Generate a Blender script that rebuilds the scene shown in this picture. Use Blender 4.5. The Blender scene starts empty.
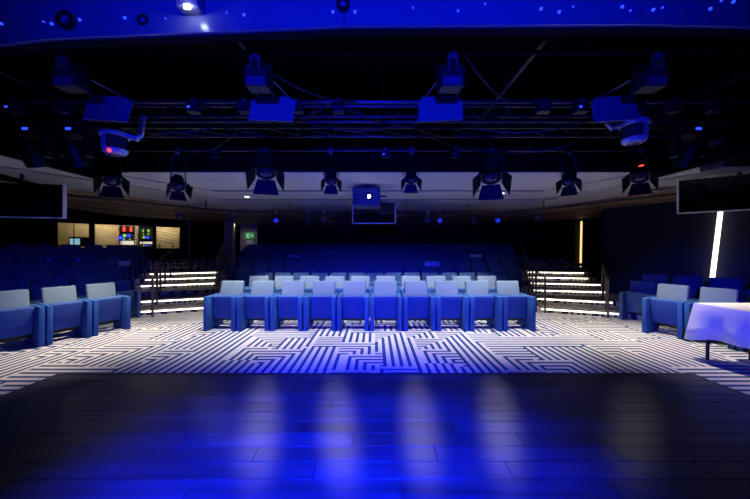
import bpy, bmesh, math, random
from mathutils import Vector, Matrix, Euler
random.seed(7)
sc = bpy.context.scene
COL = sc.collection
PI = math.pi
R = math.radians

# ------------------------------------------------------------------ camera
F = 290.0            # focal length in pixels of the 750x499 frame
EYE = 1.64
cd = bpy.data.cameras.new('camera')
cd.sensor_width = 36.0
cd.lens = F / 750.0 * 36.0
cd.clip_start = 0.05
cam = bpy.data.objects.new('camera', cd)
cam.location = (0, 0, EYE)
cam.rotation_euler = (R(90), 0, 0)
COL.objects.link(cam)
sc.camera = cam

# ------------------------------------------------------------------ world, exposure
w = bpy.data.worlds.new('world')
sc.world = w
w.use_nodes = True
w.node_tree.nodes['Background'].inputs[0].default_value = (0.1, 0.14, 0.4, 1)
w.node_tree.nodes['Background'].inputs[1].default_value = 0.004
sc.view_settings.view_transform = 'Standard'
sc.view_settings.look = 'None'
sc.view_settings.gamma = 1.0
sc.view_settings.use_curve_mapping = False
sc.view_settings.exposure = 0.0

# ------------------------------------------------------------------ main lights of the hall
def spot(name, loc, aim, power, color, angle, blend=0.6, radius=0.06):
    ld = bpy.data.lights.new(name, 'SPOT')
    ld.energy = power
    ld.color = color
    ld.spot_size = R(angle)
    ld.spot_blend = blend
    ld.shadow_soft_size = radius
    o = bpy.data.objects.new(name, ld)
    o.location = loc
    d = Vector(aim) - Vector(loc)
    o.rotation_euler = d.to_track_quat('-Z', 'Y').to_euler()
    COL.objects.link(o)
    return o

BLUE = (0.001, 0.008, 1.0)
WARM = (1.0, 0.86, 0.68)
WHITE = (1.0, 0.93, 0.86)
# blue wash lamps on the upstage bar behind the camera
for x, ax, p in ((-1.5, -1.6, 2500), (0.0, 0.0, 2200), (1.5, 1.5, 2500)):
    spot('blue_wash', (x, -2.2, 2.75), (ax, 4.9, 0.2), p, BLUE, 36, 1.0, 0.09)
spot('blue_wash', (1.6, -2.2, 2.75), (-5.6, 5.2, 0.5), 1500, BLUE, 26, 1.0, 0.09)
spot('blue_wash', (-1.6, -2.2, 2.75), (5.4, 4.3, 0.5), 3600, BLUE, 22, 1.0, 0.09)
# blue lamps on the same bar, lighting the near stage boards and the header
spot('blue_floor_wash', (-0.3, -1.9, 2.9), (-0.25, 0.55, 0.0), 42000, BLUE, 58, 1.0, 0.09)
spot('blue_header_wash', (-0.2, -2.0, 2.2), (-0.1, 2.2, 3.9), 2300, BLUE, 84, 1.0, 0.09)
# white house lamps over the armchairs and the carpet
for x, p in ((-2.75, 560), (-0.95, 430), (0.95, 430), (2.75, 560)):
    spot('house_lamp', (x, 5.72, 2.98), (x, 5.95, 0.0), p, WHITE, 81, 1.0, 0.05)
for x in (-2.4, -0.8, 0.8, 2.4):
    spot('house_lamp', (x, 6.75, 2.98), (x, 7.45, 0.6), 560, WHITE, 60, 1.0, 0.05)
for x, y, ax, ay, p, an in ((-4.85, 5.6, -5.2, 5.0, 620, 74), (-4.5, 7.0, -4.5, 6.3, 360, 76), (4.85, 5.6, 5.2, 5.0, 560, 74), (4.5, 7.0, 4.5, 6.3, 360, 76)):
    spot('house_lamp', (x, y, 2.97), (ax, ay, 0.0), p, WARM, an, 1.0, 0.05)

# ------------------------------------------------------------------ materials
MATS = {}
def nodes_of(name):
    m = bpy.data.materials.new(name)
    m.use_nodes = True
    nt = m.node_tree
    b = nt.nodes['Principled BSDF']
    MATS[name] = m
    return m, nt, b

def mat(name, col, rough=0.6, metal=0.0, noise=0.0, scale=30.0, bump=0.0, emit=None, estr=0.0, spec=0.5):
    m, nt, b = nodes_of(name)
    b.inputs['Base Color'].default_value = (*col, 1)
    b.inputs['Roughness'].default_value = rough
    b.inputs['Metallic'].default_value = metal
    b.inputs['Specular IOR Level'].default_value = spec
    if noise or bump:
        tc = nt.nodes.new('ShaderNodeTexCoord')
        n = nt.nodes.new('ShaderNodeTexNoise')
        n.inputs['Scale'].default_value = scale
        n.inputs['Detail'].default_value = 4
        nt.links.new(tc.outputs['Object'], n.inputs['Vector'])
        if noise:
            mx = nt.nodes.new('ShaderNodeMix'); mx.data_type = 'RGBA'
            mx.inputs[6].default_value = (*[c * (1 - noise) for c in col], 1)
            mx.inputs[7].default_value = (*[min(1, c * (1 + noise)) for c in col], 1)
            nt.links.new(n.outputs['Fac'], mx.inputs[0])
            nt.links.new(mx.outputs[2], b.inputs['Base Color'])
        if bump:
            bp = nt.nodes.new('ShaderNodeBump')
            bp.inputs['Strength'].default_value = bump
            bp.inputs['Distance'].default_value = 0.01
            nt.links.new(n.outputs['Fac'], bp.inputs['Height'])
            nt.links.new(bp.outputs['Normal'], b.inputs['Normal'])
    if emit:
        b.inputs['Emission Color'].default_value = (*emit, 1)
        b.inputs['Emission Strength'].default_value = estr
    return m

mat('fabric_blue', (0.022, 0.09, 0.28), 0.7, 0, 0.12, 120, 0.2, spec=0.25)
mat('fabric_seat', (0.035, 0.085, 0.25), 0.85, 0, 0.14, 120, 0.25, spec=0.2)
mat('fabric', (0.155, 0.225, 0.265), 0.85, 0, 0.14, 120, 0.25, spec=0.2)
mat('fabric_dark', (0.055, 0.12, 0.21), 0.85, 0, 0.14, 120, 0.25, spec=0.2)
mat('black_metal', (0.012, 0.012, 0.013), 0.4, 0.3, 0.2, 20)
mat('rig_metal', (0.03, 0.03, 0.034), 0.38, 0.5, 0.2, 20)
mat('steel', (0.28, 0.28, 0.30), 0.35, 0.9, 0.1, 30)
mat('rail_metal', (0.16, 0.13, 0.125), 0.35, 0.8, 0.1, 30)
mat('black_cloth', (0.004, 0.004, 0.005), 0.95, 0, 0.3, 25, 0.2, spec=0.1)
mat('dark_wall', (0.012, 0.013, 0.022), 0.8, 0, 0.2, 12, 0.1, spec=0.2)
mat('navy_wall', (0.018, 0.022, 0.06), 0.8, 0, 0.15, 12, 0.1, spec=0.2)
mat('beige_wall', (0.38, 0.32, 0.24), 0.7, 0, 0.06, 8)
mat('plaster', (0.50, 0.47, 0.45), 0.8, 0, 0.04, 6, 0.05)
mat('header_gloss', (0.16, 0.16, 0.18), 0.22, 0, 0.1, 5)
mat('cloth_white', (0.80, 0.80, 0.80), 0.85, 0, 0.04, 60, 0.15)
mat('paper', (0.75, 0.74, 0.70), 0.8, 0, 0.05, 40)
mat('screen_gloss', (0.006, 0.006, 0.008), 0.06, 0, 0.3, 9)
mat('screen_edge', (0.45, 0.43, 0.38), 0.5, 0, 0.1, 30)
mat('white_plastic', (0.55, 0.55, 0.57), 0.3, 0, 0.04, 30)
mat('lens_glass', (0.03, 0.03, 0.05), 0.06, 0, 0.1, 10)
mat('projector_grey', (0.05, 0.055, 0.09), 0.5, 0, 0.1, 30)
mat('led_nosing', (0.9, 0.88, 0.8), 0.5, 0, 0.02, 10, emit=(1.0, 0.90, 0.72), estr=3.2)
mat('led_nosing_violet', (0.9, 0.88, 0.8), 0.5, 0, 0.02, 10, emit=(0.55, 0.50, 1.0), estr=1.8)
mat('led_strip', (0.9, 0.85, 0.7), 0.5, 0, 0.02, 10, emit=(1.0, 0.86, 0.62), estr=2.6)
mat('led_strip_amber', (0.9, 0.75, 0.5), 0.5, 0, 0.02, 10, emit=(1.0, 0.60, 0.20), estr=1.6)
mat('downlight', (0.9, 0.9, 0.85), 0.5, 0, 0.02, 10, emit=(1.0, 0.92, 0.78), estr=14.0)
mat('lens_lit', (0.9, 0.9, 0.95), 0.4, 0, 0.02, 10, emit=(0.75, 0.9, 1.0), estr=30.0)
mat('led_blue', (0.05, 0.05, 0.9), 0.4, 0, 0.02, 10, emit=(0.02, 0.05, 1.0), estr=2.2)
mat('led_red', (0.8, 0.02, 0.02), 0.4, 0, 0.02, 10, emit=(1.0, 0.04, 0.02), estr=3.5)
mat('led_green', (0.3, 0.8, 0.1), 0.4, 0, 0.02, 10, emit=(0.35, 0.85, 0.05), estr=1.1)
mat('led_pale', (0.8, 0.8, 0.7), 0.4, 0, 0.02, 10, emit=(1.0, 0.92, 0.7), estr=0.8)
mat('exit_green', (0.05, 0.4, 0.12), 0.5, 0, 0.05, 10, emit=(0.05, 0.55, 0.12), estr=0.28)
mat('exit_white', (0.8, 0.8, 0.8), 0.5, 0, 0.05, 10, emit=(0.8, 1.0, 0.8), estr=0.35)
mat('red_plastic', (0.75, 0.01, 0.01), 0.5, 0, 0.05, 10)
mat('monitor_glow', (0.1, 0.2, 0.3), 0.3, 0, 0.05, 10, emit=(0.35, 0.75, 0.9), estr=0.6)
mat('booth_panel', (0.42, 0.36, 0.24), 0.6, 0, 0.12, 7, 0.05)
mat('booth_trim', (0.10, 0.04, 0.025), 0.5, 0, 0.2, 20)
mat('rack_face', (0.30, 0.29, 0.26), 0.5, 0.2, 0.15, 40)

def glass_mat():
    m, nt, b = nodes_of('window_glass')
    out = nt.nodes['Material Output']
    tr = nt.nodes.new('ShaderNodeBsdfTransparent')
    gl = nt.nodes.new('ShaderNodeBsdfGlossy')
    gl.inputs['Roughness'].default_value = 0.03
    fr = nt.nodes.new('ShaderNodeFresnel')
    fr.inputs[0].default_value = 1.45
    mx = nt.nodes.new('ShaderNodeMixShader')
    nt.links.new(fr.outputs[0], mx.inputs[0])
    nt.links.new(tr.outputs[0], mx.inputs[1])
    nt.links.new(gl.outputs[0], mx.inputs[2])
    nt.links.new(mx.outputs[0], out.inputs[0])
glass_mat()

def wood_mat(name, c1, c2, rough, sx, sy, sz, rnd=0.25):
    m, nt, b = nodes_of(name)
    g = nt.nodes.new('ShaderNodeNewGeometry')
    mp = nt.nodes.new('ShaderNodeMapping')
    mp.inputs['Scale'].default_value = (sx, sy, sz)
    nt.links.new(g.outputs['Position'], mp.inputs[0])
    n = nt.nodes.new('ShaderNodeTexNoise')
    n.inputs['Scale'].default_value = 1.0
    n.inputs['Detail'].default_value = 6
    nt.links.new(mp.outputs[0], n.inputs['Vector'])
    cr = nt.nodes.new('ShaderNodeValToRGB')
    cr.color_ramp.elements[0].position = 0.32; cr.color_ramp.elements[0].color = (*c1, 1)
    cr.color_ramp.elements[1].position = 0.68; cr.color_ramp.elements[1].color = (*c2, 1)
    nt.links.new(n.outputs['Fac'], cr.inputs[0])
    oi = nt.nodes.new('ShaderNodeObjectInfo')
    mr = nt.nodes.new('ShaderNodeMapRange')
    mr.inputs['To Min'].default_value = 1 - rnd; mr.inputs['To Max'].default_value = 1 + rnd
    nt.links.new(oi.outputs['Random'], mr.inputs[0])
    hsv = nt.nodes.new('ShaderNodeHueSaturation')
    nt.links.new(mr.outputs[0], hsv.inputs['Value'])
    nt.links.new(cr.outputs[0], hsv.inputs['Color'])
    nt.links.new(hsv.outputs[0], b.inputs['Base Color'])
    b.inputs['Roughness'].default_value = rough
    mr2 = nt.nodes.new('ShaderNodeMapRange')
    mr2.inputs['To Min'].default_value = rough - 0.06; mr2.inputs['To Max'].default_value = rough + 0.1
    nt.links.new(n.outputs['Fac'], mr2.inputs[0])
    nt.links.new(mr2.outputs[0], b.inputs['Roughness'])
    bp = nt.nodes.new('ShaderNodeBump')
    bp.inputs['Strength'].default_value = 0.12; bp.inputs['Distance'].default_value = 0.004
    nt.links.new(n.outputs['Fac'], bp.inputs['Height'])
    nt.links.new(bp.outputs[0], b.inputs['Normal'])
wood_mat('stage_wood', (0.022, 0.018, 0.016), (0.060, 0.052, 0.047), 0.40, 1.3, 26, 8, 0.35)
wood_mat('slat_wood', (0.16, 0.075, 0.03), (0.60, 0.36, 0.18), 0.5, 2.0, 18, 8, 0.45)

def carpet_mat(name, light, dark, p):
    """flat woven labyrinth print: blocks of parallel lines turned across each other"""
    m, nt, b = nodes_of(name)
    L = nt.links.new
    def M(op, a, c=None, clamp=False):
        n = nt.nodes.new('ShaderNodeMath'); n.operation = op; n.use_clamp = clamp
        for i, v in enumerate((a, c)):
            if v is None: continue
            if isinstance(v, (int, float)): n.inputs[i].default_value = v
            else: L(v, n.inputs[i])
        return n.outputs[0]
    def rnd(a, c):
        cx = nt.nodes.new('ShaderNodeCombineXYZ'); L(a, cx.inputs[0])
        if isinstance(c, (int, float)): cx.inputs[1].default_value = c
        else: L(c, cx.inputs[1])
        wn = nt.nodes.new('ShaderNodeTexWhiteNoise'); wn.noise_dimensions = '2D'
        L(cx.outputs[0], wn.inputs['Vector'])
        return wn.outputs['Value']
    g = nt.nodes.new('ShaderNodeNewGeometry')
    sp = nt.nodes.new('ShaderNodeSeparateXYZ'); L(g.outputs['Position'], sp.inputs[0])
    u = M('ADD', M('DIVIDE', sp.outputs[0], p), 400.0)
    v = M('ADD', M('DIVIDE', sp.outputs[1], p), 412.6)
    N = 5.0
    v = M('ADD', v, M('FLOOR', M('MULTIPLY', rnd(M('FLOOR', M('DIVIDE', u, 5.0)), 3.1), N)))
    cy = M('FLOOR', M('DIVIDE', v, N))
    sh = M('FLOOR', M('MULTIPLY', rnd(cy, 7.3), N))
    u2 = M('ADD', u, sh)
    cxx = M('FLOOR', M('DIVIDE', u2, N))
    lu = M('MODULO', u2, N); lv = M('MODULO', v, N)
    h = rnd(cxx, cy)
    inv = M('SUBTRACT', N, lu)
    d3 = M('MAXIMUM', lu, lv); d4 = M('MAXIMUM', inv, lv)
    def pick(t, a, c):      # h < t ? a : c
        k = M('LESS_THAN', h, t)
        return M('ADD', M('MULTIPLY', k, a), M('MULTIPLY', M('SUBTRACT', 1.0, k), c))
    d = pick(0.40, lu, pick(0.66, lv, pick(0.84, d3, d4)))
    line = M('LESS_THAN', M('FRACT', d), 0.44)
    nz = nt.nodes.new('ShaderNodeTexNoise'); nz.inputs['Scale'].default_value = 90
    L(g.outputs['Position'], nz.inputs['Vector'])
    mx = nt.nodes.new('ShaderNodeMix'); mx.data_type = 'RGBA'
    mx.inputs[6].default_value = (*light, 1); mx.inputs[7].default_value = (*dark, 1)
    L(line, mx.inputs[0])
    mx2 = nt.nodes.new('ShaderNodeMix'); mx2.data_type = 'RGBA'; mx2.blend_type = 'MULTIPLY'
    mx2.inputs[0].default_value = 0.35
    L(mx.outputs[2], mx2.inputs[6]); L(nz.outputs['Color'], mx2.inputs[7])
    L(mx.outputs[2], b.inputs['Base Color'])
    b.inputs['Roughness'].default_value = 0.95
    b.inputs['Specular IOR Level'].default_value = 0.1
    bp = nt.nodes.new('ShaderNodeBump'); bp.inputs['Strength'].default_value = 0.3; bp.inputs['Distance'].default_value = 0.004
    L(nz.outputs['Fac'], bp.inputs['Height']); L(bp.outputs[0], b.inputs['Normal'])
carpet_mat('carpet', (0.54, 0.515, 0.495), (0.012, 0.06, 0.17), 0.118)
carpet_mat('carpet_step', (0.50, 0.46, 0.43), (0.02, 0.035, 0.08), 0.118)

# ------------------------------------------------------------------ mesh helpers
class MB:
    def __init__(self):
        self.bm = bmesh.new()
    def _xf(self, vs, mtx):
        if mtx is not None:
            bmesh.ops.transform(self.bm, matrix=mtx, verts=vs)
    def box(self, x0, x1, y0, y1, z0, z1, bev=0.0, seg=1, mtx=None):
        r = bmesh.ops.create_cube(self.bm, size=1.0)
        vs = r['verts']
        bmesh.ops.scale(self.bm, vec=(x1 - x0, y1 - y0, z1 - z0), verts=vs)
        bmesh.ops.translate(self.bm, vec=((x0 + x1) / 2, (y0 + y1) / 2, (z0 + z1) / 2), verts=vs)
        if bev > 0:
            es = list({e for v in vs for e in v.link_edges})
            rr = bmesh.ops.bevel(self.bm, geom=es, offset=bev, segments=seg, affect='EDGES', profile=0.5)
            vs = list({v for f in rr['faces'] for v in f.verts} | {v for v in vs if v.is_valid})
            fs = {f for v in vs for f in v.link_faces}
            vs = list({v for f in fs for v in f.verts})
        self._xf(vs, mtx)
        return self
    def tube(self, a, b, r, n=8, r2=None):
        a = Vector(a); b = Vector(b)
        d = b - a
        L = d.length
        if L < 1e-6: return self
        rr = bmesh.ops.create_cone(self.bm, cap_ends=True, segments=n, radius1=r, radius2=r if r2 is None else r2, depth=L)
        q = d.to_track_quat('Z', 'Y').to_matrix().to_4x4()
        bmesh.ops.transform(self.bm, matrix=Matrix.Translation((a + b) / 2) @ q, verts=rr['verts'])
        return self
    def path(self, pts, r, n=6):
        pts = [Vector(p) for p in pts]
        rings = []
        for i, p in enumerate(pts):
            t = (pts[min(i + 1, len(pts) - 1)] - pts[max(i - 1, 0)]).normalized()
            q = t.to_track_quat('Z', 'Y').to_matrix()
            rings.append([self.bm.verts.new(p + q @ Vector((r * math.cos(2 * PI * k / n), r * math.sin(2 * PI * k / n), 0))) for k in range(n)])
        for i in range(len(rings) - 1):
            for k in range(n):
                self.bm.faces.new((rings[i][k], rings[i][(k + 1) % n], rings[i + 1][(k + 1) % n], rings[i + 1][k]))
        self.bm.faces.new(rings[0][::-1]); self.bm.faces.new(rings[-1])
        return self
    def prism(self, poly, z0, z1, mtx=None):
        lo = [self.bm.verts.new((x, y, z0)) for x, y in poly]
        hi = [self.bm.verts.new((x, y, z1)) for x, y in poly]
        n = len(poly)
        self.bm.faces.new(hi); self.bm.faces.new(lo[::-1])
        for i in range(n):
            self.bm.faces.new((lo[i], lo[(i + 1) % n], hi[(i + 1) % n], hi[i]))
        self._xf(lo + hi, mtx)
        return self
    def lathe(self, prof, n=20, mtx=None):
        rings = []; allv = []
        for r, z in prof:
            if r < 1e-6:
                v = self.bm.verts.new((0, 0, z)); rings.append([v]); allv.append(v)
            else:
                ring = [self.bm.verts.new((r * math.cos(2 * PI * k / n), r * math.sin(2 * PI * k / n), z)) for k in range(n)]
                rings.append(ring); allv += ring
        for i in range(len(rings) - 1):
            a, b = rings[i], rings[i + 1]
            for k in range(n):
                k2 = (k + 1) % n
                if len(a) == 1 and len(b) == 1: continue
                if len(a) == 1: self.bm.faces.new((a[0], b[k2], b[k]))
                elif len(b) == 1: self.bm.faces.new((a[k], a[k2], b[0]))
                else: self.bm.faces.new((a[k], a[k2], b[k2], b[k]))
        self._xf(allv, mtx)
        return self
    def wallseg(self, a, b, z0, z1, t):
        """slab standing on the line a-b, thickness t to the left of a->b"""
        a = Vector((a[0], a[1])); b = Vector((b[0], b[1]))
        d = (b - a).normalized(); nrm = Vector((-d.y, d.x)) * t
        poly = [tuple(a), tuple(b), tuple(b + nrm), tuple(a + nrm)]
        return self.prism(poly, z0, z1)
    def mesh(self, name, m, smooth=False):
        bmesh.ops.recalc_face_normals(self.bm, faces=self.bm.faces[:])
        me = bpy.data.meshes.new(name)
        self.bm.to_mesh(me); self.bm.free()
        me.materials.append(MATS[m])
        if smooth:
            for p in me.polygons: p.use_smooth = True
            try: me.set_sharp_from_angle(angle=R(38))
            except Exception: pass
        return me
    def build(self, name, m, parent=None, smooth=False):
        return link(name, self.mesh(name, m, smooth), parent)

def link(name, me, parent=None, loc=(0, 0, 0), rz=0.0):
    o = bpy.data.objects.new(name, me)
    COL.objects.link(o)
    o.location = loc
    o.rotation_euler = (0, 0, rz)
    if parent is not None: o.parent = parent
    return o
def tag(o, label, cat, group=None):
    o['label'] = label; o['category'] = cat
    if group: o['group'] = group
    return o
def thing(name, label, cat, loc=(0, 0, 0), rz=0.0, group=None):
    o = link(name, None, None, loc, rz)
    o.empty_display_size = 0.1
    return tag(o, label, cat, group)
def struct(o):
    o['kind'] = 'structure'
    return o
def px(x, y, Y):
    """a point of the hall at depth Y, read off the photograph once to find sizes"""
    return Vector(((x - 375) / F * Y, Y, EYE - (y - 249.5) / F * Y))

# ------------------------------------------------------------------ floor, stage boards
struct(MB().box(-15, 15, -3, 18, -0.12, 0.0).build('floor', 'carpet'))
SY = 3.76; SX0, SX1 = -4.08, 4.10
stage = struct(MB().box(SX0, SX1, -2.6, SY, 0.0, 0.012).build('stage_floor', 'black_metal'))
PW, PL = 0.17, 1.42
plank_me = MB().box(-PL / 2 + 0.0025, PL / 2 - 0.0025, -PW / 2 + 0.002, PW / 2 - 0.002, 0, 0.02, 0.002).mesh('plank', 'stage_wood')
short = {}
def plank(xa, xb, y):
    key = round(xb - xa, 3)
    if abs(key - PL) < 1e-3: me = plank_me
    else:
        if key not in short:
            short[key] = MB().box(-key / 2 + 0.0025, key / 2 - 0.0025, -PW / 2 + 0.002, PW / 2 - 0.002, 0, 0.02, 0.002).mesh('plank', 'stage_wood')
        me = short[key]
    link('plank', me, stage, ((xa + xb) / 2, y, 0.012))
row = 0
y = SY - PW / 2 - 0.03
while y > -0.4:
    off = [0, 0.55, 1.05, 0.3, 0.8][row % 5]
    x = SX0 + 0.01
    nx = SX0 + off if off > 0.2 else SX0 + PL
    while x < SX1 - 0.02:
        nx = min(nx, SX1 - 0.01)
        if SX1 - nx < 0.15: nx = SX1 - 0.01
        plank(x, nx, y)
        x = nx; nx += PL
    y -= PW; row += 1
struct(MB().box(SX0 - 0.03, SX1 + 0.03, SY - 0.028, SY + 0.02, 0, 0.034, 0.006).box(SX0 - 0.03, SX0 + 0.01, -2.6, SY, 0, 0.034, 0.006).box(SX1 - 0.01, SX1 + 0.03, -2.6, SY, 0, 0.034, 0.006).build('trim_1', 'rig_metal'))

# ------------------------------------------------------------------ seating tiers
S = 0.13
NT = 9
UL = Vector((-0.466, -0.885)); UR = Vector((0.466, -0.885))
def AL(k): return Vector((-4.45 - 0.34 * k, 7.75 + 0.74 * k))
def BL(k): return Vector((-6.25 - 0.40 * k, 7.05 + 0.70 * k))
def AR(k): return Vector((4.30 + 0.34 * k, 7.60 + 0.80 * k))
def BR(k):
    return Vector((5.95 + 0.46 * k, 6.95 + 0.80 * k)) if k < 2 else Vector((6.6 + 0.42 * (k - 1), 7.95 + 0.78 * (k - 1)))
WA = Vector((7.35, 9.35))        # the near end of the right wall, beside the stairs
def contour(k):
    l, a, c, r = BL(k), AL(k), AR(k), BR(k)
    yc = 7.6 + 0.8 * k
    pts = [l + UL * 9.0, l, Vector((a.x, a.y)), Vector((a.x + 0.35, yc)), Vector((c.x, c.y))]
    if k < 2: pts += [r, r + UR * 6.0]
    else: pts += [Vector((min(r.x, 9.6), r.y))]
    return pts
for k in range(NT):
    c = contour(k)
    last = c[-1]
    poly = [(p.x, p.y) for p in c]
    if k < 2:
        poly += [(13.5, last.y), (13.5, 17.4), (-14.9, 17.4), (-14.9, c[0].y)]
    else:
        poly += [(last.x, 17.4), (-14.9, 17.4), (-14.9, c[0].y)]
    if poly[-1][0] > c[0].x - 0.02: poly = poly[:-1]
    t = struct(MB().prism(poly, S * k, S * (k + 1)).build('seating_tier', 'carpet_step'))
    # lit nosings across the two stairs: a light channel on each riser under a metal nose
    if k <= 5:
        for side, (p, q) in enumerate(((BL(k), AL(k)), (AR(k), BR(k)))):
            if k >= 2 and side == 1: q = Vector((BR(k).x - (0.25 if k >= 4 else 0), BR(k).y))
            d = (q - p).normalized(); nn = Vector((d.y, -d.x))
            a = p + d * 0.05; b = q - d * 0.05
            m = 'led_nosing'
            if side == 0 and k == 2: m = None
            if m:
                poly = [(a + nn * 0.002), b + nn * 0.002, b + nn * 0.012, a + nn * 0.012]
                MB().prism([tuple(v) for v in poly], S * k + 0.068, S * (k + 1) - 0.026).build('nosing_light', m, t)
            poly = [a - nn * 0.03, b - nn * 0.03, b + nn * 0.022, a + nn * 0.022]
            MB().prism([tuple(v) for v in poly], S * (k + 1) - 0.022, S * (k + 1) + 0.004).build('nosing', 'steel', t)

# ------------------------------------------------------------------ walls
struct(MB().box(-15, 12, 17.3, 17.5, 0, 4.6).build('wall_back', 'dark_wall'))
bw0, bw1 = Vector((-14.9, 8.6)), Vector((-9.0, 13.7))     # wall with the control room windows
bd = (bw1 - bw0).normalized()
def on_booth(xpx):
    k = (xpx - 375) / F
    # a + t d with X = k Y
    t = (k * bw0.y - bw0.x) / (bd.x - k * bd.y)
    return t
wt = [on_booth(v) for v in (56.5, 90, 93.5, 153.5, 155.5, 180.5)]
Z0, Z1 = 1.66, 2.70
def booth_pt(t, z, back=0.0):
    p = bw0 + bd * t + Vector((-bd.y, bd.x)) * back
    return Vector((p.x, p.y, z))
wb = MB()
Lw = (bw1 - bw0).length
def seg(t0, t1, z0, z1):
    wb.wallseg(bw0 + bd * t0, bw0 + bd * t1, z0, z1, 0.12)
seg(0, wt[0], 0, 3.2); seg(wt[5], Lw, 0, 3.2)
seg(wt[0], wt[5], 0, Z0); seg(wt[0], wt[5], Z1, 3.2)
seg(wt[1], wt[2], Z0, Z1); seg(wt[3], wt[4], Z0, Z1)
struct(wb.build('wall_booth', 'dark_wall'))
struct(MB().wallseg(bw1, (-8.6, 17.3), 0, 3.2, 0.12).build('wall_lobby', 'dark_wall'))
struct(MB().wallseg((-12.6, 1.0), bw0, 0, 4.6, 0.15).build('wall_left', 'dark_wall'))
rw_dir = Vector((0.466, -0.885))
WB = WA + rw_dir * 9.0
struct(MB().wallseg(WB, WA, 0, 4.6, -0.2).build('wall_right', 'navy_wall'))
struct(MB().wallseg((10.2, 9.6), (10.6, 17.3), 0, 3.2, -0.2).build('wall_stair', 'dark_wall'))
struct(MB().wallseg(WA + Vector((0.2, 0.1)), (10.2, 9.6), 0, 3.2, 0.2).build('wall_return', 'dark_wall'))

# control room windows: frame and glass
for i, (ta, tb, mull) in enumerate(((wt[0], wt[1], [0.5]), (wt[2], wt[3], [0.45, 0.80]), (wt[4], wt[5], []))):
    fr = MB()
    def bar(t0, t1, z0, z1):
        a = bw0 + bd * t0; b = bw0 + bd * t1
        nn = Vector((-bd.y, bd.x))
        fr.prism([tuple(a - nn * 0.01), tuple(b - nn * 0.01), tuple(b + nn * 0.09), tuple(a + nn * 0.09)], z0, z1)
    w_ = 0.035
    bar(ta, tb, Z0, Z0 + w_); bar(ta, tb, Z1 - w_, Z1)
    bar(ta, ta + w_, Z0, Z1); bar(tb - w_, tb, Z0, Z1)
    for mm in mull:
        tm = ta + (tb - ta) * mm
        bar(tm - 0.012, tm + 0.012, Z0, Z1)
    wo = struct(fr.build('window_%d' % (i + 1), 'booth_trim'))
    cuts = [ta] + [ta + (tb - ta) * mm for mm in mull] + [tb]
    for c0, c1 in zip(cuts[:-1], cuts[1:]):
        a = bw0 + bd * (c0 + 0.02); b = bw0 + bd * (c1 - 0.02); nn = Vector((-bd.y, bd.x))
        MB().prism([tuple(a + nn * 0.03), tuple(b + nn * 0.03), tuple(b + nn * 0.038), tuple(a + nn * 0.038)], Z0 + 0.02, Z1 - 0.02).build('pane', 'window_glass', wo)

# control room shell
nb = Vector((-bd.y, bd.x))
t0, t1 = wt[0] - 0.6, wt[5] + 0.3
def bpoly(ta, tb, d0, d1):
    a = bw0 + bd * ta; b = bw0 + bd * tb
    return [tuple(a + nb * d0), tuple(b + nb * d0), tuple(b + nb * d1), tuple(a + nb * d1)]
struct(MB().prism(bpoly(t0, t1, 1.9, 2.0), 0.9, 3.0).prism(bpoly(t0 - 0.1, t0, 0.12, 2.0), 0.9, 3.0).prism(bpoly(t1, t1 + 0.1, 0.12, 2.0), 0.9, 3.0).prism(bpoly(t0, t1, 0.12, 2.0), 2.95, 3.05).build('wall_control_room', 'booth_panel'))
tm = wt[1] + 0.02
struct(MB().prism(bpoly(tm - 0.03, tm + 0.03, 0.13, 1.9), 0.9, 2.95).build('wall_partition', 'booth_trim'))
struct(MB().prism(bpoly(t0, t1, 0.12, 2.0), 0.85, 0.92).build('floor_control_room', 'booth_trim'))
for tt, p in ((wt[0] + 0.75 * (wt[1] - wt[0]), 15), (wt[2] + 0.15 * (wt[3] - wt[2]), 26), (wt[2] + 0.7 * (wt[3] - wt[2]), 22), (wt[4] + 0.5 * (wt[5] - wt[4]), 26)):
    q = bw0 + bd * tt + nb * 1.25
    ceil_l = thing('ceiling_lamp', 'small round ceiling lamp inside the lit control room', 'lamp', (q.x, q.y, 2.95), 0, 'control room lamps')
    MB().lathe([(0, 0), (0.09, 0), (0.09, -0.03), (0.07, -0.035)], 16).build('lamp_ring', 'white_plastic', ceil_l)
    MB().lathe([(0, -0.02), (0.07, -0.02), (0.06, -0.028), (0, -0.03)], 16).build('lamp_diffuser', 'downlight', ceil_l)
    ld = bpy.data.lights.new('control_room_light', 'POINT'); ld.energy = p; ld.color = (1.0, 0.83, 0.5); ld.shadow_soft_size = 0.05
    lo = link('control_room_light', ld, None, (q.x, q.y, 2.85))

# ------------------------------------------------------------------ ceilings
CZ = 3.0
VX0, VX1, VY1 = -4.75, 4.70, 5.12
DL = Vector((-0.53, -0.85)); DR = Vector((0.45, -0.89))
def cc(bl, yc, br, T=4.2):
    a = Vector((bl, yc)); b = Vector((br, yc))
    return [a + DL * T, a, b, b + DR * T]
ceiling = struct(MB().box(-15, VX0, -3, 17.4, CZ + 0.06, CZ + 0.2).box(VX1, 13.5, -3, 17.4, CZ + 0.06, CZ + 0.2).box(VX0, VX1, VY1, 17.4, CZ + 0.06, CZ + 0.2).build('ceiling', 'black_cloth'))
lines = [cc(-2.9, VY1 + 0.02, 3.0), cc(-3.75, 6.75, 3.95), cc(-4.15, 7.95, 4.4), cc(-4.9, 9.9, 5.2)]
def band(ca, cb, g0, g1):
    # polygon between two contours, with a small gap left free on either side
    A = [Vector(p) for p in ca]; B = [Vector(p) for p in cb]
    A = [A[0] + Vector((-g0, g0)) * .7, A[1] + Vector((0, g0)), A[2] + Vector((0, g0)), A[3] + Vector((g0, g0)) * .7]
    B = [B[0] - Vector((-g1, g1)) * .7, B[1] - Vector((0, g1)), B[2] - Vector((0, g1)), B[3] - Vector((g1, g1)) * .7]
    return A, B
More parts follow.
